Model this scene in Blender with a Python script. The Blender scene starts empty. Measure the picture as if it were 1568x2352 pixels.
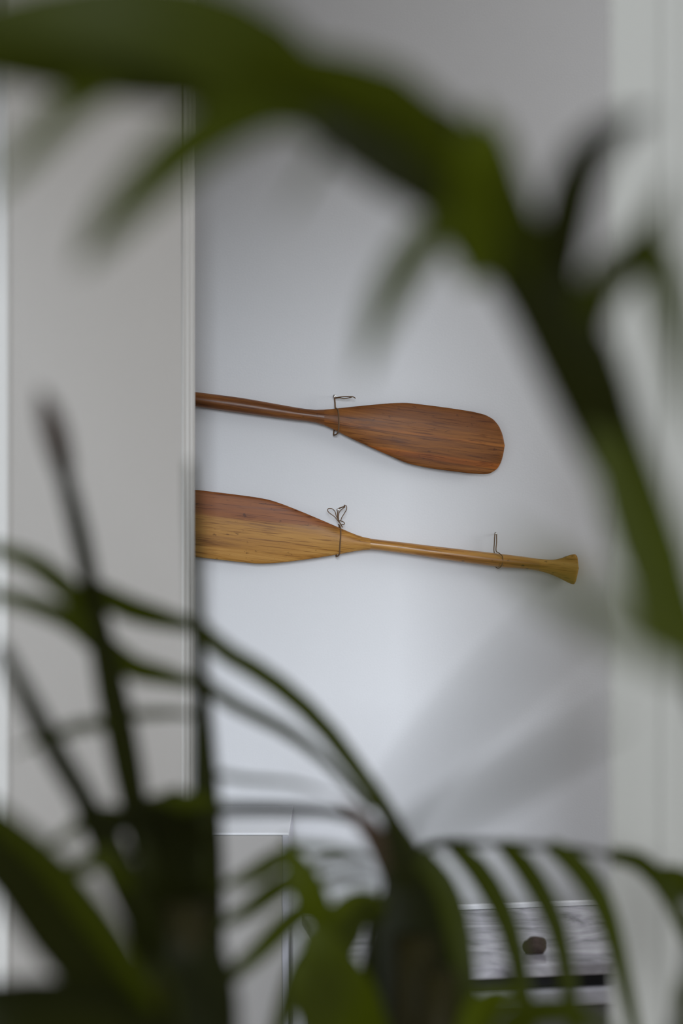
import bpy, bmesh, math, random
from mathutils import Vector, Matrix, noise

random.seed(7)
SC = bpy.context.scene
COL = SC.collection

# ------------------------------------------------------------------ camera
W, H = 1568, 2352
LENS, SENSOR = 63.4, 24.0
K = W * LENS / SENSOR            # pixels per metre at one metre
CAMZ = 1.5
DW = 3.6                         # distance of the wall the paddles hang on


def at(px, py, d):
    """A point at distance d in front of the camera's start position, in metres."""
    return Vector(((px - W / 2) * d / K, d, CAMZ - (py - H / 2) * d / K))


cam_d = bpy.data.cameras.new('camera')
cam_d.lens = LENS
cam_d.sensor_fit = 'HORIZONTAL'
cam_d.sensor_width = SENSOR
cam_d.clip_start = 0.05
cam_d.clip_end = 60
cam_d.dof.use_dof = True
cam_d.dof.focus_distance = 3.575
cam_d.dof.aperture_fstop = 1.76
cam_d.dof.aperture_blades = 0
cam = bpy.data.objects.new('camera', cam_d)
COL.objects.link(cam)
cam.location = (0, 0, CAMZ)
cam.rotation_euler = (math.pi / 2, 0, 0)
SC.camera = cam

# ------------------------------------------------------------------ light
SC.view_settings.view_transform = 'Standard'
SC.view_settings.look = 'None'
SC.view_settings.gamma = 1.0
SC.view_settings.use_curve_mapping = False
SC.view_settings.exposure = 0.0

world = bpy.data.worlds.new('world')
SC.world = world
world.use_nodes = True
bg = world.node_tree.nodes['Background']
bg.inputs['Color'].default_value = (0.86, 0.92, 1.0, 1)
bg.inputs['Strength'].default_value = 0.5


def area(name, loc, target, sx, sy, power, color):
    l = bpy.data.lights.new(name, 'AREA')
    l.shape = 'RECTANGLE'
    l.size, l.size_y, l.energy, l.color = sx, sy, power, color
    o = bpy.data.objects.new(name, l)
    COL.objects.link(o)
    o.location = loc
    o.rotation_euler = (Vector(target) - Vector(loc)).to_track_quat('-Z', 'Y').to_euler()
    return o


# tall window of the double-height room behind the camera; the beam over the opening cuts it off for the upper part of the far wall
area('window_light', (0.2, -8.0, 4.4), (0.0, 3.6, 1.2), 2.0, 6.0, 1040, (0.86, 0.92, 1.0))
# unseen fill added beyond the opening, lifting the far wall's top and the partition
area('far_fill_light', (2.5, 2.75, 2.05), (-0.3, 3.2, 1.7), 0.8, 1.1, 24, (0.98, 0.985, 1.0))


# ------------------------------------------------------------------ helpers
def prop(o, label=None, cat=None, group=None, kind=None):
    if label: o['label'] = label
    if cat: o['category'] = cat
    if group: o['group'] = group
    if kind: o['kind'] = kind
    return o


def empty(name, loc):
    o = bpy.data.objects.new(name, None)
    COL.objects.link(o)
    o.location = loc
    return o


def mesh_obj(name, verts, faces, mat, parent=None, smooth=True):
    me = bpy.data.meshes.new(name)
    me.from_pydata([tuple(v) for v in verts], [], faces)
    me.update()
    if smooth:
        for p in me.polygons: p.use_smooth = True
    if mat: me.materials.append(mat)
    o = bpy.data.objects.new(name, me)
    COL.objects.link(o)
    if parent is not None:
        o.parent = parent
        base = Vector((0, 0, 0))
        q = parent
        while q is not None:
            base += q.location
            q = q.parent
        o.location = -base
    return o


class MB:
    def __init__(self): self.v, self.f = [], []

    def add(self, vs, fs):
        b = len(self.v)
        self.v += [Vector(x) for x in vs]
        self.f += [tuple(i + b for i in f) for f in fs]
        return self

    def box(self, x0, x1, y0, y1, z0, z1):
        return self.add([(x0, y0, z0), (x1, y0, z0), (x1, y1, z0), (x0, y1, z0), (x0, y0, z1), (x1, y0, z1), (x1, y1, z1), (x0, y1, z1)],
                        [(0, 3, 2, 1), (4, 5, 6, 7), (0, 1, 5, 4), (1, 2, 6, 5), (2, 3, 7, 6), (3, 0, 4, 7)])

    def prism(self, poly, z0, z1):
        n = len(poly)
        return self.add([(x, y, z0) for x, y in poly] + [(x, y, z1) for x, y in poly],
                        [tuple(range(n - 1, -1, -1)), tuple(range(n, 2 * n))] + [(i, (i + 1) % n, n + (i + 1) % n, n + i) for i in range(n)])

    def tube(self, pts, radii, seg=10):
        pts = [Vector(p) for p in pts]
        n = len(pts)
        if not hasattr(radii, '__len__'): radii = [radii] * n
        up = None
        vs, fs = [], []
        for i, p in enumerate(pts):
            t = (pts[min(i + 1, n - 1)] - pts[max(i - 1, 0)]).normalized()
            if up is None:
                a = Vector((0, 1, 0)) if abs(t.y) < 0.9 else Vector((1, 0, 0))
                up = (a - t * a.dot(t)).normalized()
            else:
                up = (up - t * up.dot(t)).normalized()
            s = t.cross(up)
            for k in range(seg):
                an = 2 * math.pi * k / seg
                vs.append(p + (up * math.cos(an) + s * math.sin(an)) * radii[i])
        for i in range(n - 1):
            for k in range(seg):
                k2 = (k + 1) % seg
                fs.append((i * seg + k, i * seg + k2, (i + 1) * seg + k2, (i + 1) * seg + k))
        fs.append(tuple(range(seg - 1, -1, -1)))
        fs.append(tuple(range((n - 1) * seg, n * seg)))
        return self.add(vs, fs)

    def lathe(self, c, prof, seg=32):
        vs, fs = [], []
        for r, z in prof:
            for k in range(seg):
                a = 2 * math.pi * k / seg
                vs.append((c[0] + r * math.cos(a), c[1] + r * math.sin(a), c[2] + z))
        for i in range(len(prof) - 1):
            for k in range(seg):
                k2 = (k + 1) % seg
                fs.append((i * seg + k, i * seg + k2, (i + 1) * seg + k2, (i + 1) * seg + k))
        return self.add(vs, fs)

    def build(self, name, mat, parent=None, smooth=False, bevel=0.0, segs=2):
        o = mesh_obj(name, self.v, self.f, mat, parent, smooth)
        bm = bmesh.new()
        bm.from_mesh(o.data)
        bmesh.ops.recalc_face_normals(bm, faces=bm.faces)
        bm.to_mesh(o.data)
        bm.free()
        if bevel:
            m = o.modifiers.new('bevel', 'BEVEL')
            m.width, m.segments, m.limit_method = bevel, segs, 'ANGLE'
        return o


def spline(ctrl, n):
    """Catmull-Rom through the control vectors, n samples."""
    P = [Vector(c) for c in ctrl]
    P = [2 * P[0] - P[1]] + P + [2 * P[-1] - P[-2]]
    out = []
    m = len(P) - 3
    for i in range(n):
        s = i / (n - 1) * m
        k = min(int(s), m - 1)
        t = s - k
        a, b, c, d = P[k:k + 4]
        out.append(0.5 * ((2 * b) + (c - a) * t + (2 * a - 5 * b + 4 * c - d) * t * t + (3 * b - a - 3 * c + d) * t ** 3))
    return out


def lerp_table(tab, x):
    if x <= tab[0][0]: return tab[0][1]
    for (x0, y0), (x1, y1) in zip(tab, tab[1:]):
        if x <= x1:
            return y0 + (y1 - y0) * (x - x0) / (x1 - x0)
    return tab[-1][1]


def smooth_table(tab, x):
    """Monotone-ish cubic through (x, y) pairs."""
    n = len(tab)
    if x <= tab[0][0]: return tab[0][1]
    if x >= tab[-1][0]: return tab[-1][1]
    i = max(k for k in range(n - 1) if tab[k][0] <= x)
    d = [(tab[k + 1][1] - tab[k][1]) / (tab[k + 1][0] - tab[k][0]) for k in range(n - 1)]

    def slope(k):
        if k == 0: return d[0]
        if k == n - 1: return d[-1]
        if d[k - 1] * d[k] <= 0: return 0.0
        w1, w2 = tab[k + 1][0] - tab[k][0], tab[k][0] - tab[k - 1][0]
        return (d[k - 1] * w1 + d[k] * w2) / (w1 + w2)
    h = tab[i + 1][0] - tab[i][0]
    t = (x - tab[i][0]) / h
    return ((2 * t ** 3 - 3 * t * t + 1) * tab[i][1] + (t ** 3 - 2 * t * t + t) * h * slope(i)
            + (-2 * t ** 3 + 3 * t * t) * tab[i + 1][1] + (t ** 3 - t * t) * h * slope(i + 1))


# ------------------------------------------------------------------ materials
def new_mat(name):
    m = bpy.data.materials.new(name)
    m.use_nodes = True
    return m, m.node_tree.nodes, m.node_tree.links, m.node_tree.nodes['Principled BSDF']


def paint(name, col, rough=0.7, bump=0.08, scale=260, spec=0.3):
    m, N, L, b = new_mat(name)
    tc = N.new('ShaderNodeTexCoord')
    n1 = N.new('ShaderNodeTexNoise'); n1.inputs['Scale'].default_value = scale; n1.inputs['Detail'].default_value = 3
    n2 = N.new('ShaderNodeTexNoise'); n2.inputs['Scale'].default_value = 2.3
    L.new(tc.outputs['Object'], n1.inputs['Vector']); L.new(tc.outputs['Object'], n2.inputs['Vector'])
    mx = N.new('ShaderNodeMix'); mx.data_type = 'RGBA'
    mx.inputs['A'].default_value = (*[c * 0.985 for c in col], 1); mx.inputs['B'].default_value = (*col, 1)
    L.new(n2.outputs['Fac'], mx.inputs['Factor']); L.new(mx.outputs['Result'], b.inputs['Base Color'])
    bp = N.new('ShaderNodeBump'); bp.inputs['Strength'].default_value = bump; bp.inputs['Distance'].default_value = 0.002
    L.new(n1.outputs['Fac'], bp.inputs['Height']); L.new(bp.outputs['Normal'], b.inputs['Normal'])
    b.inputs['Roughness'].default_value = rough
    b.inputs['Specular IOR Level'].default_value = spec
    return m


def leaf_mat(name, dark, light, rough=0.5, trans=0.25):
    m, N, L, b = new_mat(name)
    oi = N.new('ShaderNodeObjectInfo')
    tc = N.new('ShaderNodeTexCoord')
    nz = N.new('ShaderNodeTexNoise'); nz.inputs['Scale'].default_value = 9
    L.new(tc.outputs['Object'], nz.inputs['Vector'])
    ad = N.new('ShaderNodeMath'); ad.operation = 'ADD'
    L.new(oi.outputs['Random'], ad.inputs[0]); L.new(nz.outputs['Fac'], ad.inputs[1])
    hv = N.new('ShaderNodeMath'); hv.operation = 'MULTIPLY'; hv.inputs[1].default_value = 0.5
    L.new(ad.outputs[0], hv.inputs[0])
    mx = N.new('ShaderNodeMix'); mx.data_type = 'RGBA'
    mx.inputs['A'].default_value = (*dark, 1); mx.inputs['B'].default_value = (*light, 1)
    L.new(hv.outputs[0], mx.inputs['Factor']); L.new(mx.outputs['Result'], b.inputs['Base Color'])
    b.inputs['Roughness'].default_value = rough
    b.inputs['Specular IOR Level'].default_value = 0.07
    tr = N.new('ShaderNodeBsdfTranslucent')
    L.new(mx.outputs['Result'], tr.inputs['Color'])
    ms = N.new('ShaderNodeMixShader'); ms.inputs['Fac'].default_value = trans
    L.new(b.outputs[0], ms.inputs[1]); L.new(tr.outputs[0], ms.inputs[2])
    L.new(ms.outputs[0], N['Material Output'].inputs['Surface'])
    return m


def wood(name, stops, axis_scale=(3.5, 60, 60), rough=0.5, coat=0.06, strips=None, top_tint=None, speck=0.5):
    """Grain runs along the object's own X."""
    m, N, L, b = new_mat(name)
    tc = N.new('ShaderNodeTexCoord')
    mp = N.new('ShaderNodeMapping'); mp.inputs['Scale'].default_value = axis_scale
    L.new(tc.outputs['Object'], mp.inputs['Vector'])
    n1 = N.new('ShaderNodeTexNoise'); n1.inputs['Scale'].default_value = 1.0; n1.inputs['Detail'].default_value = 6; n1.inputs['Roughness'].default_value = 0.62
    n1.inputs['Distortion'].default_value = 0.6
    L.new(mp.outputs[0], n1.inputs['Vector'])
    mp2 = N.new('ShaderNodeMapping'); mp2.inputs['Scale'].default_value = (14, 420, 420)
    L.new(tc.outputs['Object'], mp2.inputs['Vector'])
    n2 = N.new('ShaderNodeTexNoise'); n2.inputs['Scale'].default_value = 1.0; n2.inputs['Detail'].default_value = 4
    L.new(mp2.outputs[0], n2.inputs['Vector'])
    cr = N.new('ShaderNodeValToRGB')
    e = cr.color_ramp.elements
    e[0].position, e[0].color = stops[0][0], (*stops[0][1], 1)
    e[1].position, e[1].color = stops[-1][0], (*stops[-1][1], 1)
    for p, c in stops[1:-1]:
        q = e.new(p); q.color = (*c, 1)
    L.new(n1.outputs['Fac'], cr.inputs['Fac'])
    col = cr.outputs['Color']
    sx = N.new('ShaderNodeSeparateXYZ'); L.new(tc.outputs['Object'], sx.inputs[0])

    def mult(col, fac_socket, c, amt=1.0, mode='MULTIPLY'):
        x = N.new('ShaderNodeMix'); x.data_type = 'RGBA'; x.blend_type = mode
        L.new(col, x.inputs['A']); x.inputs['B'].default_value = (*c, 1)
        if fac_socket is None: x.inputs['Factor'].default_value = amt
        else: L.new(fac_socket, x.inputs['Factor'])
        return x.outputs['Result']

    def rng(sock, a, c, lo=0.0, hi=1.0):
        r = N.new('ShaderNodeMapRange'); r.interpolation_type = 'SMOOTHSTEP'
        r.inputs['From Min'].default_value, r.inputs['From Max'].default_value = a, c
        r.inputs['To Min'].default_value, r.inputs['To Max'].default_value = lo, hi
        L.new(sock, r.inputs['Value'])
        return r.outputs['Result']
    if strips:                                   # laminated strips across the blade: (z0, z1, colour, amount)
        for z0, z1, c, a in strips:
            u = rng(sx.outputs['Z'], z0 - 0.0015, z0 + 0.0015)
            d = rng(sx.outputs['Z'], z1 - 0.0015, z1 + 0.0015, 1.0, 0.0)
            mu = N.new('ShaderNodeMath'); mu.operation = 'MULTIPLY'; L.new(u, mu.inputs[0]); L.new(d, mu.inputs[1])
            m2 = N.new('ShaderNodeMath'); m2.operation = 'MULTIPLY'; m2.inputs[1].default_value = a; L.new(mu.outputs[0], m2.inputs[0])
            col = mult(col, m2.outputs[0], c)
    if top_tint:                                 # redder wood along the upper edge of the blade
        z0, z1, c, x0, x1 = top_tint
        nz = N.new('ShaderNodeTexNoise'); nz.inputs['Scale'].default_value = 1.0
        L.new(mp.outputs[0], nz.inputs['Vector'])
        wob = N.new('ShaderNodeMath'); wob.operation = 'MULTIPLY_ADD'; wob.inputs[1].default_value = 0.03
        L.new(nz.outputs['Fac'], wob.inputs[0]); L.new(sx.outputs['Z'], wob.inputs[2])
        f = rng(wob.outputs[0], z0 + 0.015, z1 + 0.015)
        g = rng(sx.outputs['X'], x0, x1, 1.0, 0.0)
        mu = N.new('ShaderNodeMath'); mu.operation = 'MULTIPLY'; L.new(f, mu.inputs[0]); L.new(g, mu.inputs[1])
        col = mult(col, mu.outputs[0], c)
    # fine pores, and dark scuffs
    col = mult(col, rng(n2.outputs['Fac'], 0.53, 0.68, 0.0, 0.8), (0.45, 0.36, 0.28))
    mp3 = N.new('ShaderNodeMapping'); mp3.inputs['Scale'].default_value = (70, 150, 150)
    L.new(tc.outputs['Object'], mp3.inputs['Vector'])
    n3 = N.new('ShaderNodeTexNoise'); n3.inputs['Scale'].default_value = 1.0; n3.inputs['Detail'].default_value = 5
    L.new(mp3.outputs[0], n3.inputs['Vector'])
    col = mult(col, rng(n3.outputs['Fac'], 0.64, 0.74, 0.0, speck), (0.18, 0.12, 0.08))
    L.new(col, b.inputs['Base Color'])
    rr = rng(n1.outputs['Fac'], 0.3, 0.7, rough - 0.08, rough + 0.1)
    L.new(rr, b.inputs['Roughness'])
    b.inputs['Coat Weight'].default_value = coat
    b.inputs['Specular IOR Level'].default_value = 0.22
    b.inputs['Coat Roughness'].default_value = 0.28
    bp = N.new('ShaderNodeBump'); bp.inputs['Strength'].default_value = 0.25; bp.inputs['Distance'].default_value = 0.0008
    L.new(n2.outputs['Fac'], bp.inputs['Height']); L.new(bp.outputs['Normal'], b.inputs['Normal'])
    return m


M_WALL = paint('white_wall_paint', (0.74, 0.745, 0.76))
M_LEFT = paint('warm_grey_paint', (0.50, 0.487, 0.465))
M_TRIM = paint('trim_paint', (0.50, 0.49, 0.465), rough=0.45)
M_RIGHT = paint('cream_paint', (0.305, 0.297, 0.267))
M_CEIL = paint('ceiling_paint', (0.75, 0.75, 0.75))
M_FLOOR = paint('floor_finish', (0.42, 0.36, 0.30), rough=0.5, bump=0.02, scale=20)
M_CAB = paint('cabinet_paint', (0.42, 0.405, 0.39), rough=0.5)
M_CABTOP = paint('lit_top_white', (0.86, 0.87, 0.90), rough=0.25)  # white stands in for light caught on the cabinet's top
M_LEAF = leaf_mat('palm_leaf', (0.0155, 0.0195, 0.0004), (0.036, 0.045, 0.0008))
M_LEAF_DARK = leaf_mat('palm_leaf_shaded', (0.0045, 0.0052, 0.0003), (0.011, 0.0125, 0.0004))  # leaves in shade, the darkness put into the colour
M_LEAF_LIT = leaf_mat('palm_leaf_lit', (0.036, 0.046, 0.0008), (0.058, 0.072, 0.0015), trans=0.4)  # same leaf where light strikes it, brightness put into the colour
M_STALK = leaf_mat('palm_stalk', (0.007, 0.0085, 0.0005), (0.014, 0.016, 0.0008), trans=0.05)
M_SPEAR = leaf_mat('palm_spear_tip', (0.05, 0.03, 0.02), (0.07, 0.045, 0.03), trans=0.05)
M_CANE = leaf_mat('palm_cane', (0.009, 0.0075, 0.0015), (0.017, 0.014, 0.003), trans=0.0)
M_WOOD_RED = wood('red_brown_paddle_wood',
                  [(0.28, (0.095, 0.030, 0.006)), (0.46, (0.20, 0.070, 0.014)), (0.60, (0.29, 0.110, 0.025)), (0.75, (0.37, 0.16, 0.045))],
                  strips=[(-0.0395, -0.028, (1.45, 1.25, 0.9), 1.0), (0.005, 0.010, (1.35, 1.3, 1.2), 0.9), (0.0035, 0.005, (0.5, 0.45, 0.4), 0.9),
                          (0.035, 0.2, (0.72, 0.66, 0.6), 0.9)])
M_WOOD_GOLD = wood('golden_paddle_wood',
                   [(0.28, (0.22, 0.088, 0.014)), (0.46, (0.40, 0.19, 0.038)), (0.60, (0.50, 0.265, 0.068)), (0.75, (0.58, 0.34, 0.11))],
                   top_tint=(0.012, 0.030, (0.55, 0.36, 0.42), 0.02, 0.10), speck=0.7)
M_WOOD_GOLD_SHAFT = wood('golden_shaft_varnish',
                         [(0.28, (0.17, 0.066, 0.010)), (0.46, (0.34, 0.150, 0.026)), (0.60, (0.44, 0.22, 0.050)), (0.75, (0.52, 0.29, 0.085))], rough=0.36, coat=0.5, speck=0.9)
M_WOOD_RED_SHAFT = wood('red_brown_shaft_varnish',
                        [(0.28, (0.085, 0.026, 0.005)), (0.46, (0.17, 0.058, 0.012)), (0.60, (0.25, 0.092, 0.020)), (0.75, (0.32, 0.13, 0.035))], rough=0.42, coat=0.25, speck=0.7)
M_TWINE, _n, _l, _b = new_mat('brown_twine')
_b.inputs['Base Color'].default_value = (0.14, 0.075, 0.032, 1)
_b.inputs['Roughness'].default_value = 0.8
_t = _n.new('ShaderNodeTexCoord'); _w = _n.new('ShaderNodeTexNoise'); _w.inputs['Scale'].default_value = 900
_l.new(_t.outputs['Object'], _w.inputs['Vector'])
_bp = _n.new('ShaderNodeBump'); _bp.inputs['Strength'].default_value = 0.6; _bp.inputs['Distance'].default_value = 0.001
_l.new(_w.outputs['Fac'], _bp.inputs['Height']); _l.new(_bp.outputs['Normal'], _b.inputs['Normal'])
M_NAIL, _n, _l, _b = new_mat('bright_steel')
_b.inputs['Base Color'].default_value = (0.95, 0.95, 0.95, 1)
_b.inputs['Metallic'].default_value = 1.0
_b.inputs['Roughness'].default_value = 0.18


def stone_top():
    m, N, L, b = new_mat('polished_grey_stone')
    tc = N.new('ShaderNodeTexCoord')
    mp = N.new('ShaderNodeMapping'); mp.inputs['Scale'].default_value = (4.0, 6, 8); mp.inputs['Rotation'].default_value = (0, 0, 0.25)
    L.new(tc.outputs['Object'], mp.inputs['Vector'])
    n = N.new('ShaderNodeTexNoise'); n.inputs['Scale'].default_value = 1.6; n.inputs['Detail'].default_value = 7; n.inputs['Distortion'].default_value = 1.4
    L.new(mp.outputs[0], n.inputs['Vector'])
    cr = N.new('ShaderNodeValToRGB'); e = cr.color_ramp.elements
    e[0].position, e[0].color = 0.30, (0.10, 0.095, 0.11, 1)
    e[1].position, e[1].color = 0.66, (0.62, 0.61, 0.66, 1)
    q = e.new(0.45); q.color = (0.34, 0.33, 0.37, 1)
    L.new(n.outputs['Fac'], cr.inputs['Fac']); L.new(cr.outputs['Color'], b.inputs['Base Color'])
    b.inputs['Roughness'].default_value = 0.16
    b.inputs['Specular IOR Level'].default_value = 0.9
    return m


M_STONE = stone_top()
M_DARK = paint('dark_plinth_gap_shade', (0.02, 0.02, 0.022), rough=0.6)
M_FRONT = paint('slate_grey_front', (0.16, 0.155, 0.175), rough=0.45)
M_LIP = paint('pale_front_rail', (0.5, 0.5, 0.56), rough=0.35)
M_ROCK = paint('brown_stone', (0.06, 0.042, 0.034), rough=0.85, bump=0.8, scale=40)
M_POT = paint('terracotta', (0.24, 0.11, 0.06), rough=0.8, bump=0.2, scale=60)
M_SOIL = paint('soil', (0.03, 0.022, 0.016), rough=0.95, bump=0.9, scale=80)

# ------------------------------------------------------------------ the setting
CEIL = 2.75
HALL = 6.5                       # height of the room the camera stands in


def struct(name, mb, mat, **k):
    return prop(mb.build(name, mat, **k), kind='structure')


struct('floor', MB().box(-2.6, 2.6, -2.2, 3.8, -0.1, 0.0), M_FLOOR)
struct('ceiling', MB().box(-2.6, 2.6, 1.94, 3.8, CEIL, CEIL + 0.1), M_CEIL)
struct('ceiling_hall', MB().box(-2.6, 2.6, -2.2, 1.94, HALL, HALL + 0.1), M_CEIL)
struct('wall_back', MB().box(-2.6, 2.6, DW, DW + 0.15, 0.0, CEIL), M_WALL)
struct('wall_far_left', MB().box(-2.7, -2.6, -2.2, DW + 0.15, 0.0, HALL), M_WALL)
struct('wall_far_right', MB().box(2.6, 2.7, -2.2, DW + 0.15, 0.0, HALL), M_WALL)
# the partition on the left runs away from the camera, and ends in a moulded casing
pn, pf = at(28, 0, 2.5), at(418, 0, 3.17)
A, B = Vector((pn.x, pn.y)), Vector((pf.x, pf.y))
u = (B - A).normalized()
nrm = Vector((u.y, -u.x))                      # towards the opening / camera side
TH = 0.11
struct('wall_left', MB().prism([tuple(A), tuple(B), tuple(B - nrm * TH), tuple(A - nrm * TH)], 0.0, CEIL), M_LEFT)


def casing(mb, p, along, out, prof, z0, z1):
    """A moulding whose section is given as (along, out) steps from p."""
    mb.prism([tuple(p + along * a + out * o) for a, o in prof], z0, z1)


mb = MB()
casing(mb, B, u, nrm, [(-0.004, -TH), (-0.004, 0.004), (0.010, 0.004), (0.014, 0.0075), (0.020, 0.0075), (0.024, 0.003), (0.034, 0.003), (0.038, 0.006), (0.052, 0.006), (0.056, 0.0), (0.056, -TH)], 0.0, CEIL)
struct('trim_1', mb, M_TRIM, bevel=0.0012)
# bright jamb on the near end of that partition; the rest of the near wall goes on to the left
struct('trim_2', MB().box(A.x - 0.10, A.x, A.y - 0.03, A.y + 0.10, 0.0, CEIL), M_TRIM, bevel=0.003)
struct('wall_front_left', MB().box(-2.6, A.x - 0.10, A.y, A.y + 0.10, 0.0, CEIL), M_LEFT)
# the nearer wall on the right, whose end makes the other side of the opening
XR = (1397 - 784) * 1.85 / K
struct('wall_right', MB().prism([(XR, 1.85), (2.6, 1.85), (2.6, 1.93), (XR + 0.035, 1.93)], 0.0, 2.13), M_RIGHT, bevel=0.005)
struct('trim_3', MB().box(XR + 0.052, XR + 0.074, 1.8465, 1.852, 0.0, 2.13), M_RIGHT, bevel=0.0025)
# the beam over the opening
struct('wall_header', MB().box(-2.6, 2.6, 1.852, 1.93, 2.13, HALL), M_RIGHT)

# ------------------------------------------------------------------ paddles
KP = K / DW


def paddle_mesh(name, part, x0, x1, top, bot, thick, org, ang, mat, parent, nx, cos0=False, cos1=False, lens=0.0, seg=28, cap0=False, cap1=False):
    """Loft along the paddle: stations x in image units measured on the wall, top and bottom edge tables, thickness table (m).
    lens 0 = round section, 1 = thin blade section."""
    xs = []
    for i in range(nx + 1):
        t = i / nx
        if cos0 and cos1: t = 0.5 - 0.5 * math.cos(math.pi * t)
        elif cos1: t = math.sin(t * math.pi / 2)
        elif cos0: t = 1 - math.cos(t * math.pi / 2)
        xs.append(x0 + (x1 - x0) * t)
    R = Matrix.Rotation(ang, 3, 'Y').transposed()
    vs, fs = [], []
    for x in xs:
        a, c = top(x), bot(x)
        mid, hh = (a + c) / 2, max(0.15, (c - a) / 2) / KP
        th = thick(x)
        ln = lens(x) if callable(lens) else lens
        for k in range(seg):
            an = 2 * math.pi * k / seg
            cz, sy = math.cos(an), math.sin(an)
            e = 1.0 + ln * 1.4
            y = math.copysign(abs(sy) ** e, sy) if ln > 0 else sy
            zz = cz
            if ln > 0:
                zz = math.copysign(abs(cz) ** (1 - 0.25 * ln), cz)
                y = y * (1 - 0.3 * ln) + 0.3 * ln * math.copysign(min(1, abs(sy) * 3), sy)
            p = Vector(((x - 784) / KP, DW - STAND + y * th, CAMZ - (mid - 1176) / KP + zz * hh))
            vs.append(R @ (p - org))
    n = len(xs)
    for i in range(n - 1):
        for k in range(seg):
            k2 = (k + 1) % seg
            fs.append((i * seg + k, i * seg + k2, (i + 1) * seg + k2, (i + 1) * seg + k))
    if cap0: fs.append(tuple(range(seg)))
    if cap1: fs.append(tuple(range((n - 1) * seg, n * seg)))
    o = MB().add(vs, fs).build(part, mat, None, smooth=True)
    o.parent = parent
    return o


STAND = 0.0195


def T(tab): return lambda x: smooth_table(tab, x)
def TL(tab): return lambda x: lerp_table(tab, x)


# upper paddle: blade to the right, shaft running off behind the partition on the left
org = Vector(((800 - 784) / KP, DW - STAND, CAMZ - (985 - 1176) / KP))
ang = math.atan2(1010 - 918, 1100 - 445)
pu = empty('canoe_paddle', org)
pu.rotation_euler = (0, ang, 0)
prop(pu, 'reddish brown wooden paddle hung higher on the white wall, blade to the right', 'paddle', 'wooden paddles hung on the wall')
u_top = T([(150, 858), (180, 857), (215, 863), (250, 872), (445, 901), (560, 916), (640, 930), (700, 940), (725, 942.5), (745, 942), (780, 938.5), (860, 930.5), (905, 927), (928, 926.5), (960, 929.5), (1000, 934.5), (1060, 943), (1095, 949.5), (1118, 957), (1136, 970), (1147, 987), (1153, 1004), (1156.5, 1023)])
u_bot = T([(150, 915), (180, 914), (215, 905), (250, 904), (445, 934), (520, 945), (600, 956), (680, 966.5), (720, 971.5), (745, 978), (765, 987), (790, 1000), (850, 1028), (900, 1050), (930, 1063), (950, 1068.5), (1000, 1078), (1050, 1084.5), (1085, 1088.5), (1112, 1089.5), (1130, 1084), (1143, 1072), (1150, 1057), (1154, 1041), (1156.5, 1025)])
u_th = TL([(150, 0.012), (250, 0.0138), (700, 0.0132), (760, 0.011), (850, 0.007), (950, 0.0058), (1100, 0.0050), (1157, 0.0030)])
paddle_mesh('canoe_paddle', 'blade', 745, 1156.5, u_top, u_bot, u_th, org, ang, M_WOOD_RED, pu, 46, cos1=True, cap1=True, lens=TL([(745, 0), (850, 0.8), (1157, 1.0)]))
paddle_mesh('canoe_paddle', 'shaft', 250, 745, u_top, u_bot, u_th, org, ang, M_WOOD_RED_SHAFT, pu, 24)
paddle_mesh('canoe_paddle', 'grip', 150, 250, u_top, u_bot, u_th, org, ang, M_WOOD_RED, pu, 12, cap0=True)

# lower paddle: blade running off to the left, flared grip on the right
org2 = Vector(((845 - 784) / KP, DW - STAND, CAMZ - (1250 - 1176) / KP))
ang2 = math.atan2(1306 - 1202, 1320 - 445)
pl = empty('canoe_paddle', org2)
pl.rotation_euler = (0, ang2, 0)
prop(pl, 'golden wooden paddle hung lower on the white wall, flared grip at the right', 'paddle', 'wooden paddles hung on the wall')
l_top = T([(372, 1186), (376, 1162), (386, 1140), (400, 1128), (420, 1123.5), (445, 1125), (500, 1131), (560, 1138.5), (595, 1143.5), (618, 1148), (645, 1156.5), (680, 1170), (740, 1195), (790, 1216.5), (815, 1227), (835, 1233.5), (860, 1238), (900, 1242.5), (1000, 1254.5), (1100, 1266), (1155, 1272.5), (1200, 1278), (1245, 1284), (1265, 1285), (1285, 1281.5), (1303, 1275), (1315, 1272.5), (1320, 1275), (1323, 1284), (1324, 1300)])
l_bot = T([(372, 1200), (376, 1235), (386, 1258), (400, 1270), (420, 1275.5), (445, 1278), (500, 1284.5), (560, 1291), (595, 1294), (620, 1293.5), (650, 1291), (680, 1287.5), (740, 1279), (800, 1268.5), (825, 1264), (850, 1262), (900, 1267.5), (1000, 1282), (1100, 1296), (1150, 1302.5), (1200, 1306.5), (1235, 1311), (1260, 1318), (1285, 1329), (1303, 1338), (1312, 1341), (1318, 1337), (1322, 1322), (1324, 1308)])
l_th = TL([(372, 0.003), (440, 0.0050), (600, 0.0058), (700, 0.0065), (780, 0.009), (850, 0.0120), (1000, 0.0140), (1150, 0.0140), (1250, 0.0130), (1324, 0.0125)])
paddle_mesh('canoe_paddle', 'blade', 372, 850, l_top, l_bot, l_th, org2, ang2, M_WOOD_GOLD, pl, 46, cos0=True, cap0=True, lens=TL([(372, 1.0), (740, 0.8), (850, 0.0)]))
paddle_mesh('canoe_paddle', 'shaft', 850, 1235, l_top, l_bot, l_th, org2, ang2, M_WOOD_GOLD_SHAFT, pl, 20)
paddle_mesh('canoe_paddle', 'grip', 1235, 1324, l_top, l_bot, l_th, org2, ang2, M_WOOD_GOLD, pl, 26, cos1=True, cap1=True)


# nails and twine
def wp(px, py, off):
    """A point off metres in front of the paddle wall."""
    d = DW - off
    return at(px, py, d)


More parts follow.
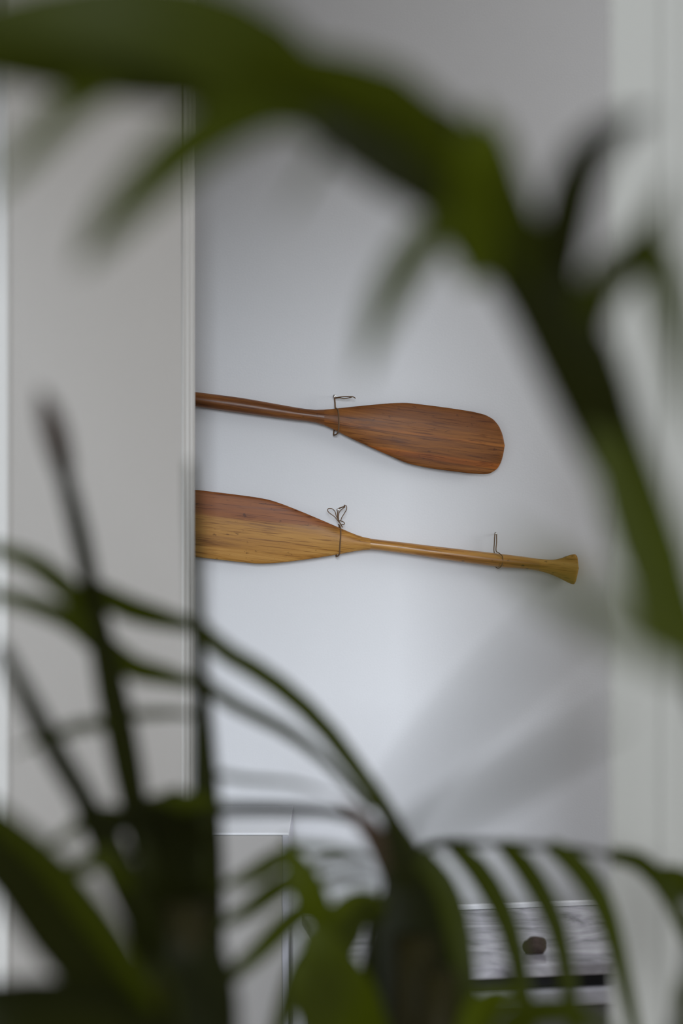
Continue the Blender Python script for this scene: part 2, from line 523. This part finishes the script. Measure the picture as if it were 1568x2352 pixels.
def nail(px, py, label, r=0.0030, out=0.020):
    t = empty('nail', wp(px, py, 0))
    prop(t, label, 'nail', 'nails in the wall')
    a, b = wp(px, py, 0.0), wp(px, py, out)
    MB().tube([a - Vector((0, 0.004, 0)) + Vector((0, 0.01, 0)), b], 0.0012, 8).build('shank', M_NAIL, t, smooth=True)
    h = MB()
    h.tube([b + Vector((0, 0.0008, 0)), b] + [b - Vector((0, 0.7 * r * math.sin(q), 0)) for q in (0.25, 0.5, 0.8, 1.1, 1.4)],
           [r * 0.6, r] + [r * math.cos(q) for q in (0.25, 0.5, 0.8, 1.1, 1.4)], 14)
    h.build('head', M_NAIL, t, smooth=True)


def twine(paths, label, r=0.00125):
    t = empty('twine', paths[0][1][0])
    prop(t, label, 'twine', 'twine ties holding the paddles')
    for name, ctrl, rr in paths:
        pts = spline(ctrl, max(10, len(ctrl) * 7))
        MB().tube(pts, rr, 7).build(name, M_TWINE, t, smooth=True)


nail(768, 910, 'small bright nail above the reddish brown upper paddle', 0.0037)
nail(776, 1171, 'small bright nail behind the twine bow of the lower paddle', 0.0033)
nail(1138, 1226, 'small dim nail holding the twine loop above the lower paddle shaft', 0.0020)
F = 0.0305
twine([('loop', [wp(768, 914, 0.017), wp(769, 925, 0.019), wp(770, 937, 0.021), wp(775, 940, 0.024), wp(777, 948, 0.0305), wp(778, 960, 0.031), wp(778, 975, 0.031), wp(777, 989, 0.0305), wp(774, 996, 0.025), wp(768, 999, 0.015), wp(766, 996, 0.007), wp(770, 968, 0.004), wp(771, 944, 0.006), wp(771, 937, 0.015)], 0.00150),
       ('tail', [wp(769, 914, 0.017), wp(780, 912, 0.022), wp(794, 911, 0.026), wp(805, 911, 0.030), wp(812, 912, 0.033), wp(816, 915, 0.035)], 0.0010),
       ('tail', [wp(769, 915, 0.016), wp(780, 914, 0.020), wp(790, 915.5, 0.023), wp(800, 914, 0.026), wp(808, 912, 0.028)], 0.0010)],
      'dark brown twine tied round the neck of the upper paddle')
twine([('loop', [wp(777, 1205, 0.018), wp(780, 1208, 0.026), wp(782, 1216, 0.0315), wp(782, 1230, 0.0315), wp(781, 1245, 0.0315), wp(780, 1262, 0.031), wp(779, 1273, 0.027), wp(773, 1278, 0.016), wp(772, 1273, 0.005), wp(778, 1240, 0.004), wp(779, 1212, 0.006), wp(779, 1206, 0.014)], 0.00145),
       ('bow', [wp(778, 1199, 0.023), wp(768, 1187, 0.026), wp(756, 1178, 0.030), wp(752, 1172, 0.032), wp(755, 1168, 0.033), wp(763, 1169, 0.031), wp(769, 1175, 0.028), wp(772, 1185, 0.025), wp(778, 1196, 0.022)], 0.00085),
       ('bow', [wp(778, 1197, 0.022), wp(777, 1184, 0.022), wp(780, 1175, 0.024), wp(787, 1168, 0.028), wp(792, 1164, 0.030), wp(790, 1160.5, 0.032), wp(795, 1162, 0.033), wp(795.5, 1170, 0.032), wp(790, 1180, 0.029), wp(785, 1188, 0.026), wp(782, 1196, 0.022)], 0.00085),
       ('bow', [wp(779, 1196, 0.022), wp(787, 1198, 0.027), wp(791, 1202, 0.029), wp(788, 1205, 0.028), wp(782, 1204, 0.024), wp(779, 1198, 0.022)], 0.0009),
       ('tail', [wp(776, 1172, 0.016), wp(775, 1183, 0.018), wp(777, 1195, 0.021), wp(782, 1204, 0.026), wp(786, 1211, 0.030)], 0.0011),
       ('tail', [wp(778, 1168, 0.020), wp(785, 1165, 0.024), wp(791, 1163.5, 0.028)], 0.0013)],
      'brown twine tied in a bow on the neck of the lower paddle')
twine([('loop', [wp(1140, 1226, 0.016), wp(1140, 1245, 0.016), wp(1139, 1265, 0.018), wp(1146, 1270.5, 0.030), wp(1153, 1277, 0.0325), wp(1154.5, 1288, 0.0325), wp(1152, 1298, 0.031), wp(1146, 1304.5, 0.024), wp(1139, 1303, 0.010), wp(1136, 1290, 0.003), wp(1135, 1272, 0.003), wp(1134, 1262, 0.010), wp(1135, 1245, 0.014), wp(1136, 1226, 0.016), wp(1138, 1224, 0.016), wp(1140, 1226, 0.016)], 0.00095)],
      'thin twine loop hanging from the nail round the lower paddle shaft')

# ------------------------------------------------------------------ low furniture under the paddles
XC = (663 - 784) * 3.28 / K
ZC = CAMZ - (1912 - 1176) * 3.28 / K
cb = empty('side_cabinet', (XC - 0.22, 3.42, 0))
prop(cb, 'warm grey side cabinet beside the partition, left of the stone-topped table', 'cabinet')
MB().box(XC - 0.44, XC - 0.012, 3.29, 3.58, 0.06, ZC - 0.004).build('body', M_CAB, cb, bevel=0.001)
MB().box(XC - 0.44, XC - 0.012, 3.274, 3.29, 0.08, ZC - 0.005).build('door', M_CAB, cb, bevel=0.002)
MB().box(XC - 0.012, XC, 3.274, 3.58, 0.0, ZC - 0.004).build('end_panel', M_LIP, cb, bevel=0.002)
MB().box(XC - 0.44, XC, 3.274, 3.58, ZC - 0.004, ZC).build('top', M_CABTOP, cb, bevel=0.001)
MB().box(XC - 0.43, XC - 0.02, 3.32, 3.56, 0.0, 0.06).build('plinth', M_DARK, cb)

TA = math.radians(9)
ZT = CAMZ - 0.768
tb = empty('console_table', (XC + 0.02, 3.44, 0))
prop(tb, 'console table with polished grey stone top and dark front, behind the palm leaves', 'table')
LT, DT = 0.80, 0.44
RT = Matrix.Rotation(TA, 4, 'Z')


def tpart(name, x0, x1, y0, y1, z0, z1, mat, bev=0.002):
    o = MB().box(x0, x1, y0, y1, z0, z1).build(name, mat, None, bevel=bev)
    o.parent = tb
    return o


tb.rotation_euler = (0, 0, TA)
tpart('top', 0, LT, -DT, 0, ZT - 0.022, ZT, M_STONE, 0.004)
tpart('rim_highlight', 0.0, LT, -0.012, 0, ZT, ZT + 0.010, M_CABTOP, 0.002)  # added white strip, stands in for the highlight along the back rim
tpart('shadow_gap', 0.02, LT - 0.02, -DT + 0.022, -0.02, ZT - 0.045, ZT - 0.022, M_DARK)  # near-black block standing for the shade under the stone top
tpart('front_rail', 0.0, LT, -DT + 0.004, -DT + 0.03, ZT - 0.075, ZT - 0.045, M_LIP, 0.006)
tpart('apron', 0.01, LT - 0.01, -DT + 0.012, -0.01, ZT - 0.30, ZT - 0.075, M_FRONT)
for lx in (0.012, LT - 0.062):
    for ly in (-DT + 0.014, -0.062):
        tpart('leg', lx, lx + 0.05, ly, ly + 0.05, 0.0, ZT - 0.30, M_FRONT)


def rock(loc, rx, ry, rz, label, seed):
    bm = bmesh.new()
    bmesh.ops.create_icosphere(bm, subdivisions=4, radius=1.0)
    for v in bm.verts:
        n = noise.noise(v.co * 1.1 + Vector((seed, 0, 0))) * 0.28 + noise.noise(v.co * 4 + Vector((0, seed, 0))) * 0.1
        v.co *= 1 + n
        if v.co.z < -0.75: v.co.z = -0.75
        v.co = Vector((v.co.x * rx, v.co.y * ry, (v.co.z + 0.75) * rz))
    me = bpy.data.meshes.new('stone')
    bm.to_mesh(me); bm.free()
    for p in me.polygons: p.use_smooth = True
    me.materials.append(M_ROCK)
    o = bpy.data.objects.new('stone', me)
    COL.objects.link(o)
    o.location = loc
    prop(o, label, 'stone')


p = at(1228, 2196, 3.14)
rock((p.x, p.y, ZT), 0.019, 0.015, 0.017, 'small dark brown stone at the front of the stone table top', 1.3)

# ------------------------------------------------------------------ the palm
BASE = Vector((0.0, 1.42, 0.0))
palm = empty('potted_palm', BASE)
prop(palm, 'dark green palm with arching feathered fronds, blurred, spread before the whole wall', 'plant')
MB().lathe(BASE, [(0.0, 0.0), (0.13, 0.0), (0.135, 0.01), (0.175, 0.30), (0.185, 0.305), (0.188, 0.345), (0.165, 0.345), (0.160, 0.30), (0.0, 0.30)]).build('pot', M_POT, palm, smooth=False)
MB().lathe(BASE, [(0.0, 0.318), (0.08, 0.322), (0.159, 0.312), (0.159, 0.301)], 24).build('soil', M_SOIL, palm, smooth=True)


def leaflet(frond, ctrl, w, roll=0.0, mat=None, n=9, fold=0.22, tip=0.0, root=0.35, peak=0.35):
    """A leaf blade along ctrl [(px, py, d), ...]; w = greatest breadth in image units there; roll turns it about its length."""
    pts = spline([at(*c) for c in ctrl], n)
    dm = sum(c[2] for c in ctrl) / len(ctrl)
    hw = 0.5 * w * dm / K
    vs, fs = [], []
    prev = None
    for i, p in enumerate(pts):
        t = i / (n - 1)
        tan = (pts[min(i + 1, n - 1)] - pts[max(i - 1, 0)]).normalized()
        view = (p - Vector((0, 0, CAMZ))).normalized()
        side = tan.cross(view)
        if side.length < 1e-4: side = Vector((1, 0, 0))
        side.normalize()
        if prev is not None and side.dot(prev) < 0: side = -side
        prev = side.copy()
        nor = side.cross(tan)
        side = (Matrix.Rotation(roll, 3, tan) @ side)
        nor = (Matrix.Rotation(roll, 3, tan) @ nor)
        if t < peak: s = root + (1 - root) * math.sin(t / peak * math.pi / 2)
        else: s = tip + (1 - tip) * (1 - ((t - peak) / (1 - peak)) ** 1.8)
        s = max(s, 0.02)
        vs += [p - side * hw * s, p - nor * hw * fold * s, p + side * hw * s]
    for i in range(n - 1):
        a = i * 3
        fs += [(a, a + 1, a + 4, a + 3), (a + 1, a + 2, a + 5, a + 4)]
    return mesh_obj('leaflet', vs, fs, mat or M_LEAF, frond)


def frond(ctrl, r0, r1, mat=None, n=26, world_tail=None, fr=None, name='frond'):
    pts = [at(*c) for c in ctrl]
    if world_tail: pts = [Vector(w) for w in world_tail] + pts
    s = spline(pts, n)
    rad = [r0 + (r1 - r0) * (i / (n - 1)) ** 0.8 for i in range(n)]
    return MB().tube(s, rad, 8).build(name, mat or M_STALK, palm, smooth=True)


# canes out of the pot
def cane(top, r, off):
    b = BASE + Vector(off)
    pts = spline([b + Vector((0, 0, 0.30)), (b * 0.6 + at(*top) * 0.4) * 1.0, at(*top)], 18)
    o = MB().tube(pts, [r * (1.15 - 0.35 * i / 17) + (0.0015 if i % 3 == 0 else 0) for i in range(18)], 12).build('cane', M_CANE, palm, smooth=True)
    return pts[-1]


cane((430, 2080, 1.38), 0.021, (-0.06, -0.03, 0))
cane((955, 2150, 1.58), 0.024, (0.06, 0.05, 0))
cane((1010, 2230, 1.50), 0.020, (0.03, 0.0, 0))
cane((330, 2260, 1.28), 0.016, (-0.03, -0.06, 0))

# --- frond 1: the high arch, from the right round over the top to the left
f = frond([(1640, 1800, 1.10), (1545, 1430, 1.05), (1430, 1080, 1.0), (1320, 800, 0.97), (1190, 610, 0.95), (1010, 440, 0.93), (760, 255, 0.92), (480, 145, 0.91), (150, 95, 0.90), (-80, 90, 0.90)], 0.0075, 0.0025,
          world_tail=[BASE + Vector((0.05, -0.03, 0.5)), at(1500, 2600, 1.25)])
A_ = leaflet
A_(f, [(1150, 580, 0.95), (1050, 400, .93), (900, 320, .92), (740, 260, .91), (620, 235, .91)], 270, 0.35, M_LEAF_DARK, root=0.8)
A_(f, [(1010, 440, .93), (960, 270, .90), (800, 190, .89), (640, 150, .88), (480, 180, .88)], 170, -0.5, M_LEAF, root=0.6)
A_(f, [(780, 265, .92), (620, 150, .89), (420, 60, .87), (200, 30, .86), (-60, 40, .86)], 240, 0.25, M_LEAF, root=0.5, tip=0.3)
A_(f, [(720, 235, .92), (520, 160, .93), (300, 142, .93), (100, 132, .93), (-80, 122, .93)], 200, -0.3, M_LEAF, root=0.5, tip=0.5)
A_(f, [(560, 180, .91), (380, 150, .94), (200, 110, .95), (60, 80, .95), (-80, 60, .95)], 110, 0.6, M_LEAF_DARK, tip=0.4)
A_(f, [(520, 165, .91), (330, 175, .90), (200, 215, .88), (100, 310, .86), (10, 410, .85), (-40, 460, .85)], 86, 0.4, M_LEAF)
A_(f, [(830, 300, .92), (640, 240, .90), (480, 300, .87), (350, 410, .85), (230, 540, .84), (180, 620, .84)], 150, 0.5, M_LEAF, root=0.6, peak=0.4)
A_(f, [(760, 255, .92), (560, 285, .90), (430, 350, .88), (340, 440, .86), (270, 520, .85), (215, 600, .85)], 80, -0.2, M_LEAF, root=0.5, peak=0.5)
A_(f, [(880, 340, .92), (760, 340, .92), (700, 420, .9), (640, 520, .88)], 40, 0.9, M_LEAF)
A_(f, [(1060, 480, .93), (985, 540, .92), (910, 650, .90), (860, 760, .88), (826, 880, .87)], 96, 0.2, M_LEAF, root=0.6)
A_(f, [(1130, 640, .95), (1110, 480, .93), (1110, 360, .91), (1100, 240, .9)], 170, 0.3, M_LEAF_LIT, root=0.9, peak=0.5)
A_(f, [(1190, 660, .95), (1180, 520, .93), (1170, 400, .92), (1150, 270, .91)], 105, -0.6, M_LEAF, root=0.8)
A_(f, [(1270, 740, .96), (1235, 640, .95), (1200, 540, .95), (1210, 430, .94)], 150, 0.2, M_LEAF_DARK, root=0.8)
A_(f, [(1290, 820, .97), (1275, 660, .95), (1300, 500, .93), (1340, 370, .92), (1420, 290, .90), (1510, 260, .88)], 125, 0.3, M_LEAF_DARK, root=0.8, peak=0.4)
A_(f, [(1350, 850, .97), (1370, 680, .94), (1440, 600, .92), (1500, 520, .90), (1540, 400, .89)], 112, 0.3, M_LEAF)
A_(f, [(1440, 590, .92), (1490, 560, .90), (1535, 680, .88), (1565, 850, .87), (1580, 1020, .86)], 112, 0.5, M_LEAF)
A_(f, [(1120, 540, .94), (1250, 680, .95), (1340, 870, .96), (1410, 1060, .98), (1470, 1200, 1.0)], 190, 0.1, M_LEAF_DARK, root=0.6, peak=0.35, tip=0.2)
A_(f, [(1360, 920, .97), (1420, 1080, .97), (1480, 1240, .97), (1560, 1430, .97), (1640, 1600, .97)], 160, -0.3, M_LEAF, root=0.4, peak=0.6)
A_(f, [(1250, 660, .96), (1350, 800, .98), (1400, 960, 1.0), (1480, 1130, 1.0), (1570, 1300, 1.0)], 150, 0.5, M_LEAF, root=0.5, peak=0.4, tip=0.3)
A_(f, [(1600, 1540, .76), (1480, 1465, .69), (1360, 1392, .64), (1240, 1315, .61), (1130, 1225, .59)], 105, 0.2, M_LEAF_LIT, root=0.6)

# --- frond 2: upright, left of the opening's edge, seen dark
f = frond([(400, 2300, 1.48), (350, 2050, 1.48), (305, 1830, 1.48), (265, 1630, 1.48), (225, 1440, 1.48), (190, 1260, 1.47), (150, 1090, 1.36), (110, 950, 1.25)], 0.0095, 0.0045, M_STALK,
          world_tail=[BASE + Vector((-0.06, -0.04, 0.42))])
A_(f, [(150, 1090, 1.36), (130, 1010, 1.29), (108, 940, 1.22), (90, 890, 1.18)], 62, 0.2, M_SPEAR, root=0.8)
A_(f, [(225, 1440, 1.48), (190, 1260, 1.43), (150, 1100, 1.36), (115, 985, 1.27)], 52, 0.4, M_LEAF_DARK, root=0.9, tip=0.3)
A_(f, [(330, 1960, 1.48), (280, 1700, 1.47), (235, 1480, 1.47), (195, 1270, 1.46)], 92, 0.6, M_LEAF_DARK, root=0.7, tip=0.3)
A_(f, [(225, 1420, 1.48), (150, 1350, 1.45), (70, 1290, 1.42), (-30, 1255, 1.40)], 58, 0.2, M_LEAF, root=0.7, tip=0.5)
A_(f, [(238, 1500, 1.48), (170, 1430, 1.45), (80, 1390, 1.42), (-30, 1362, 1.40)], 56, 0.2, M_LEAF, root=0.7, tip=0.5)
A_(f, [(205, 1350, 1.48), (290, 1395, 1.51), (370, 1420, 1.54), (450, 1440, 1.56)], 60, 0.2, M_LEAF, root=0.8, tip=0.5)
A_(f, [(232, 1470, 1.48), (300, 1530, 1.51), (370, 1550, 1.54), (450, 1570, 1.56)], 58, 0.2, M_LEAF, root=0.8, tip=0.5)
A_(f, [(275, 1670, 1.48), (200, 1665, 1.43), (110, 1695, 1.37), (20, 1730, 1.33)], 42, 0.7, M_LEAF, root=0.8)
A_(f, [(270, 1640, 1.48), (340, 1640, 1.51), (420, 1640, 1.54), (480, 1660, 1.56)], 34, 0.8, M_LEAF, root=0.8)
A_(f, [(310, 1860, 1.48), (380, 1850, 1.50), (450, 1840, 1.52), (520, 1850, 1.53)], 62, 0.3, M_LEAF, root=0.8)
A_(f, [(315, 1900, 1.48), (250, 1870, 1.45), (180, 1900, 1.42), (90, 1960, 1.40)], 50, 0.4, M_LEAF, root=0.8)

# --- frond 3: upright, right beside it, in front of the partition's moulding
f = frond([(470, 2320, 1.55), (466, 2050, 1.55), (463, 1800, 1.55), (456, 1560, 1.55), (447, 1350, 1.54), (440, 1170, 1.52), (436, 1060, 1.51)], 0.0125, 0.0025, M_STALK,
          world_tail=[BASE + Vector((-0.05, 0.0, 0.42))])
A_(f, [(480, 2300, 1.55), (478, 2000, 1.55), (468, 1750, 1.55), (456, 1500, 1.54)], 80, 0.4, M_LEAF_DARK, root=0.9, tip=0.3)
A_(f, [(450, 1440, 1.55), (520, 1500, 1.59), (620, 1560, 1.63), (730, 1655, 1.66), (820, 1770, 1.69), (890, 1870, 1.71), (950, 1960, 1.72)], 48, 0.2, M_LEAF, n=12, root=0.9, tip=0.8)
A_(f, [(455, 1560, 1.55), (540, 1620, 1.59), (650, 1675, 1.63), (750, 1750, 1.66), (850, 1860, 1.69)], 44, 0.7, M_LEAF, root=0.9, tip=0.4)
A_(f, [(462, 1770, 1.55), (560, 1790, 1.59), (680, 1800, 1.62), (790, 1835, 1.65)], 26, 0.9, M_LEAF, root=0.8)
A_(f, [(464, 1860, 1.55), (560, 1858, 1.61), (660, 1860, 1.67), (760, 1866, 1.71), (830, 1890, 1.73)], 30, 0.2, M_LEAF_DARK, root=0.9, tip=0.6)
A_(f, [(465, 1960, 1.55), (400, 1900, 1.53), (340, 1880, 1.51), (280, 1900, 1.49)], 90, 0.3, M_LEAF_DARK, root=0.8)
A_(f, [(466, 2060, 1.55), (420, 1960, 1.54), (400, 1880, 1.53), (395, 1810, 1.52)], 120, 0.2, M_LEAF_DARK, root=0.8, tip=0.3)
A_(f, [(466, 2200, 1.55), (420, 2080, 1.52), (370, 1990, 1.50), (330, 1900, 1.48)], 130, 0.3, M_LEAF_DARK, root=0.8, tip=0.3)
A_(f, [(468, 2300, 1.55), (440, 2150, 1.51), (400, 2080, 1.48), (350, 2060, 1.45)], 130, -0.3, M_LEAF_DARK, root=0.8, tip=0.3)

# --- frond 4: leaning left, crossing the bottom left corner
f = frond([(430, 2330, 1.42), (370, 2200, 1.41), (310, 2060, 1.40), (235, 1910, 1.39), (165, 1800, 1.38), (105, 1690, 1.37), (55, 1600, 1.36), (5, 1490, 1.35)], 0.0065, 0.0030, M_STALK,
          world_tail=[BASE + Vector((-0.03, -0.07, 0.42))])
A_(f, [(250, 1935, 1.39), (190, 1830, 1.38), (120, 1715, 1.37), (60, 1600, 1.36), (0, 1480, 1.35)], 66, 0.5, M_LEAF_DARK, root=0.8, tip=0.5)
A_(f, [(430, 2330, 1.42), (350, 2160, 1.41), (290, 2030, 1.40), (215, 1880, 1.39), (160, 1790, 1.38)], 90, 0.3, M_LEAF_DARK, root=0.9, tip=0.3, peak=0.5)
A_(f, [(300, 2040, 1.39), (240, 1985, 1.36), (170, 1990, 1.33), (100, 2040, 1.30)], 44, 0.2, M_LEAF, root=0.8)
A_(f, [(270, 1960, 1.39), (215, 1975, 1.35), (150, 2010, 1.32), (90, 2045, 1.29)], 50, 0.3, M_LEAF, root=0.8)
A_(f, [(245, 1900, 1.39), (330, 1870, 1.42), (420, 1900, 1.46), (500, 1960, 1.49)], 70, 0.4, M_LEAF_DARK, root=0.8)

# --- frond 5: broad leaves filling the bottom left corner
f = frond([(420, 2420, 1.29), (310, 2290, 1.27), (200, 2150, 1.25), (100, 2020, 1.23), (-20, 1900, 1.21), (-90, 1840, 1.20)], 0.0065, 0.0030, M_STALK,
          world_tail=[BASE + Vector((-0.04, -0.08, 0.42))])
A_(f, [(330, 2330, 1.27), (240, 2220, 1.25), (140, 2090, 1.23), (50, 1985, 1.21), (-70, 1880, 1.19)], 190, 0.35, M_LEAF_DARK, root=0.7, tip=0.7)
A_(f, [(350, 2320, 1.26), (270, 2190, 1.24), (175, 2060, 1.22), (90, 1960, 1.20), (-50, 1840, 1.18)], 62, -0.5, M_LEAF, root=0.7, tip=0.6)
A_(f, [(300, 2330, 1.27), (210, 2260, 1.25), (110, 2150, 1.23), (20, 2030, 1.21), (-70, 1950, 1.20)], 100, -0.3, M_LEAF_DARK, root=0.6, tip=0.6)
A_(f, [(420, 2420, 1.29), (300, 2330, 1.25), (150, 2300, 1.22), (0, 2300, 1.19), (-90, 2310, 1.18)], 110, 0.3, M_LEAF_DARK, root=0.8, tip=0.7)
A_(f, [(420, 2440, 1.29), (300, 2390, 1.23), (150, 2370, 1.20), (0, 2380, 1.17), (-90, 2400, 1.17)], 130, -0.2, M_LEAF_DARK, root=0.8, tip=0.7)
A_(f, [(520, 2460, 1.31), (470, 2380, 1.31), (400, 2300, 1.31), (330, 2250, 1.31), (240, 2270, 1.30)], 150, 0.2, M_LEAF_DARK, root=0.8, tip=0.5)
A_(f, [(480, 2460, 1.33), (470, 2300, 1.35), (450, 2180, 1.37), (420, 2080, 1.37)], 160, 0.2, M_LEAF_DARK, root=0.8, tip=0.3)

# --- frond 6: low in the middle, its lit look put into the leaf colour
f = frond([(860, 2440, 1.56), (800, 2270, 1.56), (745, 2130, 1.56), (705, 2040, 1.56), (675, 1970, 1.56), (655, 1925, 1.56)], 0.0060, 0.0030, M_LEAF_LIT,
          world_tail=[BASE + Vector((0.02, 0.04, 0.42))])
A_(f, [(760, 2150, 1.56), (710, 2050, 1.55), (680, 1985, 1.55), (655, 1920, 1.55)], 84, 0.2, M_LEAF_LIT, root=0.6)
A_(f, [(668, 1955, 1.56), (620, 1985, 1.55), (560, 2020, 1.53), (490, 2040, 1.52)], 52, 0.2, M_LEAF, root=0.8)
A_(f, [(690, 2010, 1.56), (630, 2045, 1.55), (570, 2090, 1.53), (490, 2135, 1.52)], 56, 0.2, M_LEAF, root=0.8, tip=0.2)
A_(f, [(715, 2080, 1.56), (660, 2120, 1.55), (590, 2190, 1.53), (500, 2270, 1.52)], 60, 0.2, M_LEAF, root=0.8, tip=0.4)
A_(f, [(760, 2170, 1.56), (710, 2200, 1.55), (670, 2270, 1.54), (625, 2400, 1.53)], 64, 0.2, M_LEAF, root=0.8, tip=0.4)
A_(f, [(665, 1940, 1.56), (720, 1945, 1.57), (780, 1950, 1.58), (850, 1970, 1.6)], 22, 0.3, M_LEAF, root=0.8)
A_(f, [(690, 2010, 1.56), (740, 1980, 1.58), (800, 1970, 1.6), (860, 1975, 1.62)], 30, 0.6, M_LEAF, root=0.8)
A_(f, [(705, 2050, 1.56), (760, 2020, 1.58), (820, 2010, 1.6), (870, 2020, 1.62)], 30, 0.6, M_LEAF, root=0.8)
A_(f, [(740, 2120, 1.56), (800, 2070, 1.58), (850, 2060, 1.6), (900, 2090, 1.62)], 44, 0.3, M_LEAF_LIT, root=0.8)
A_(f, [(770, 2190, 1.56), (810, 2120, 1.58), (850, 2100, 1.6), (900, 2110, 1.62)], 90, 0.3, M_LEAF, root=0.9)
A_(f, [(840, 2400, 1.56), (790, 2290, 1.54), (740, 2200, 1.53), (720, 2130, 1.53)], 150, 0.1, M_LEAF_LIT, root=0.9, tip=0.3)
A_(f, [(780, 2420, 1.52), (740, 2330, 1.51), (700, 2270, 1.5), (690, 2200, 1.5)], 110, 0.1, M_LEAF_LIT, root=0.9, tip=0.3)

# --- frond 7: the comb of drooping leaflets low on the right
f = frond([(930, 2250, 1.62), (915, 2060, 1.64), (960, 1960, 1.67), (1060, 1938, 1.69), (1200, 1940, 1.70), (1320, 1950, 1.70), (1430, 1975, 1.69), (1530, 2030, 1.67), (1620, 2110, 1.64)], 0.0055, 0.0022, M_STALK,
          world_tail=[BASE + Vector((0.06, 0.05, 0.42))])
A_(f, [(920, 2080, 1.64), (880, 1960, 1.62), (835, 1890, 1.6), (770, 1830, 1.58)], 56, 0.2, M_SPEAR, root=0.8)
A_(f, [(925, 2120, 1.63), (930, 2010, 1.62), (905, 1920, 1.61), (860, 1850, 1.6)], 60, 0.3, M_LEAF_DARK, root=0.8)
A_(f, [(930, 2350, 1.6), (930, 2200, 1.61), (925, 2080, 1.62), (905, 1950, 1.63)], 130, 0.2, M_LEAF_DARK, root=0.8, tip=0.35)
A_(f, [(960, 1965, 1.67), (1010, 2060, 1.66), (1045, 2180, 1.64), (1070, 2400, 1.62)], 105, 0.2, M_LEAF, root=0.6, tip=0.6)
A_(f, [(940, 1985, 1.67), (975, 2100, 1.65), (990, 2220, 1.63), (1000, 2420, 1.61)], 110, -0.3, M_LEAF_DARK, root=0.6, tip=0.7)
A_(f, [(920, 2020, 1.66), (900, 2130, 1.63), (880, 2250, 1.61), (860, 2420, 1.6)], 110, 0.3, M_LEAF_DARK, root=0.6, tip=0.7)
A_(f, [(1035, 1940, 1.69), (1095, 1995, 1.68), (1150, 2085, 1.66), (1187, 2200, 1.64), (1215, 2390, 1.62)], 64, 0.2, M_LEAF, root=0.6, tip=0.6)
A_(f, [(1150, 1938, 1.70), (1200, 1985, 1.68), (1258, 2080, 1.66), (1293, 2190, 1.65), (1325, 2390, 1.63)], 60, 0.2, M_LEAF, root=0.6, tip=0.5)
A_(f, [(1260, 1942, 1.70), (1320, 1985, 1.69), (1380, 2070, 1.67), (1418, 2190, 1.65), (1465, 2400, 1.63)], 60, 0.2, M_LEAF, root=0.6, tip=0.4)
A_(f, [(1400, 1965, 1.69), (1465, 1978, 1.68), (1520, 2030, 1.66), (1560, 2110, 1.65), (1600, 2230, 1.63)], 50, 0.2, M_LEAF, root=0.7, tip=0.3)
A_(f, [(1500, 2010, 1.68), (1560, 2020, 1.66), (1620, 2060, 1.64), (1680, 2130, 1.62)], 60, 0.2, M_LEAF, root=0.7)
A_(f, [(1090, 2470, 1.45), (1180, 2350, 1.42), (1260, 2320, 1.40), (1360, 2340, 1.38), (1450, 2420, 1.36)], 75, 0.3, M_LEAF, root=0.6)
A_(f, [(1060, 2440, 1.5), (1100, 2330, 1.5), (1150, 2290, 1.49), (1210, 2300, 1.48)], 80, 0.3, M_LEAF_LIT, root=0.6)
A_(f, [(1600, 2420, 1.4), (1575, 2360, 1.4), (1560, 2310, 1.4), (1555, 2240, 1.4)], 50, 0.3, M_LEAF, root=0.6)

# --- frond 8: slender leaflets added near the lens, blurred to stand for shadow bands
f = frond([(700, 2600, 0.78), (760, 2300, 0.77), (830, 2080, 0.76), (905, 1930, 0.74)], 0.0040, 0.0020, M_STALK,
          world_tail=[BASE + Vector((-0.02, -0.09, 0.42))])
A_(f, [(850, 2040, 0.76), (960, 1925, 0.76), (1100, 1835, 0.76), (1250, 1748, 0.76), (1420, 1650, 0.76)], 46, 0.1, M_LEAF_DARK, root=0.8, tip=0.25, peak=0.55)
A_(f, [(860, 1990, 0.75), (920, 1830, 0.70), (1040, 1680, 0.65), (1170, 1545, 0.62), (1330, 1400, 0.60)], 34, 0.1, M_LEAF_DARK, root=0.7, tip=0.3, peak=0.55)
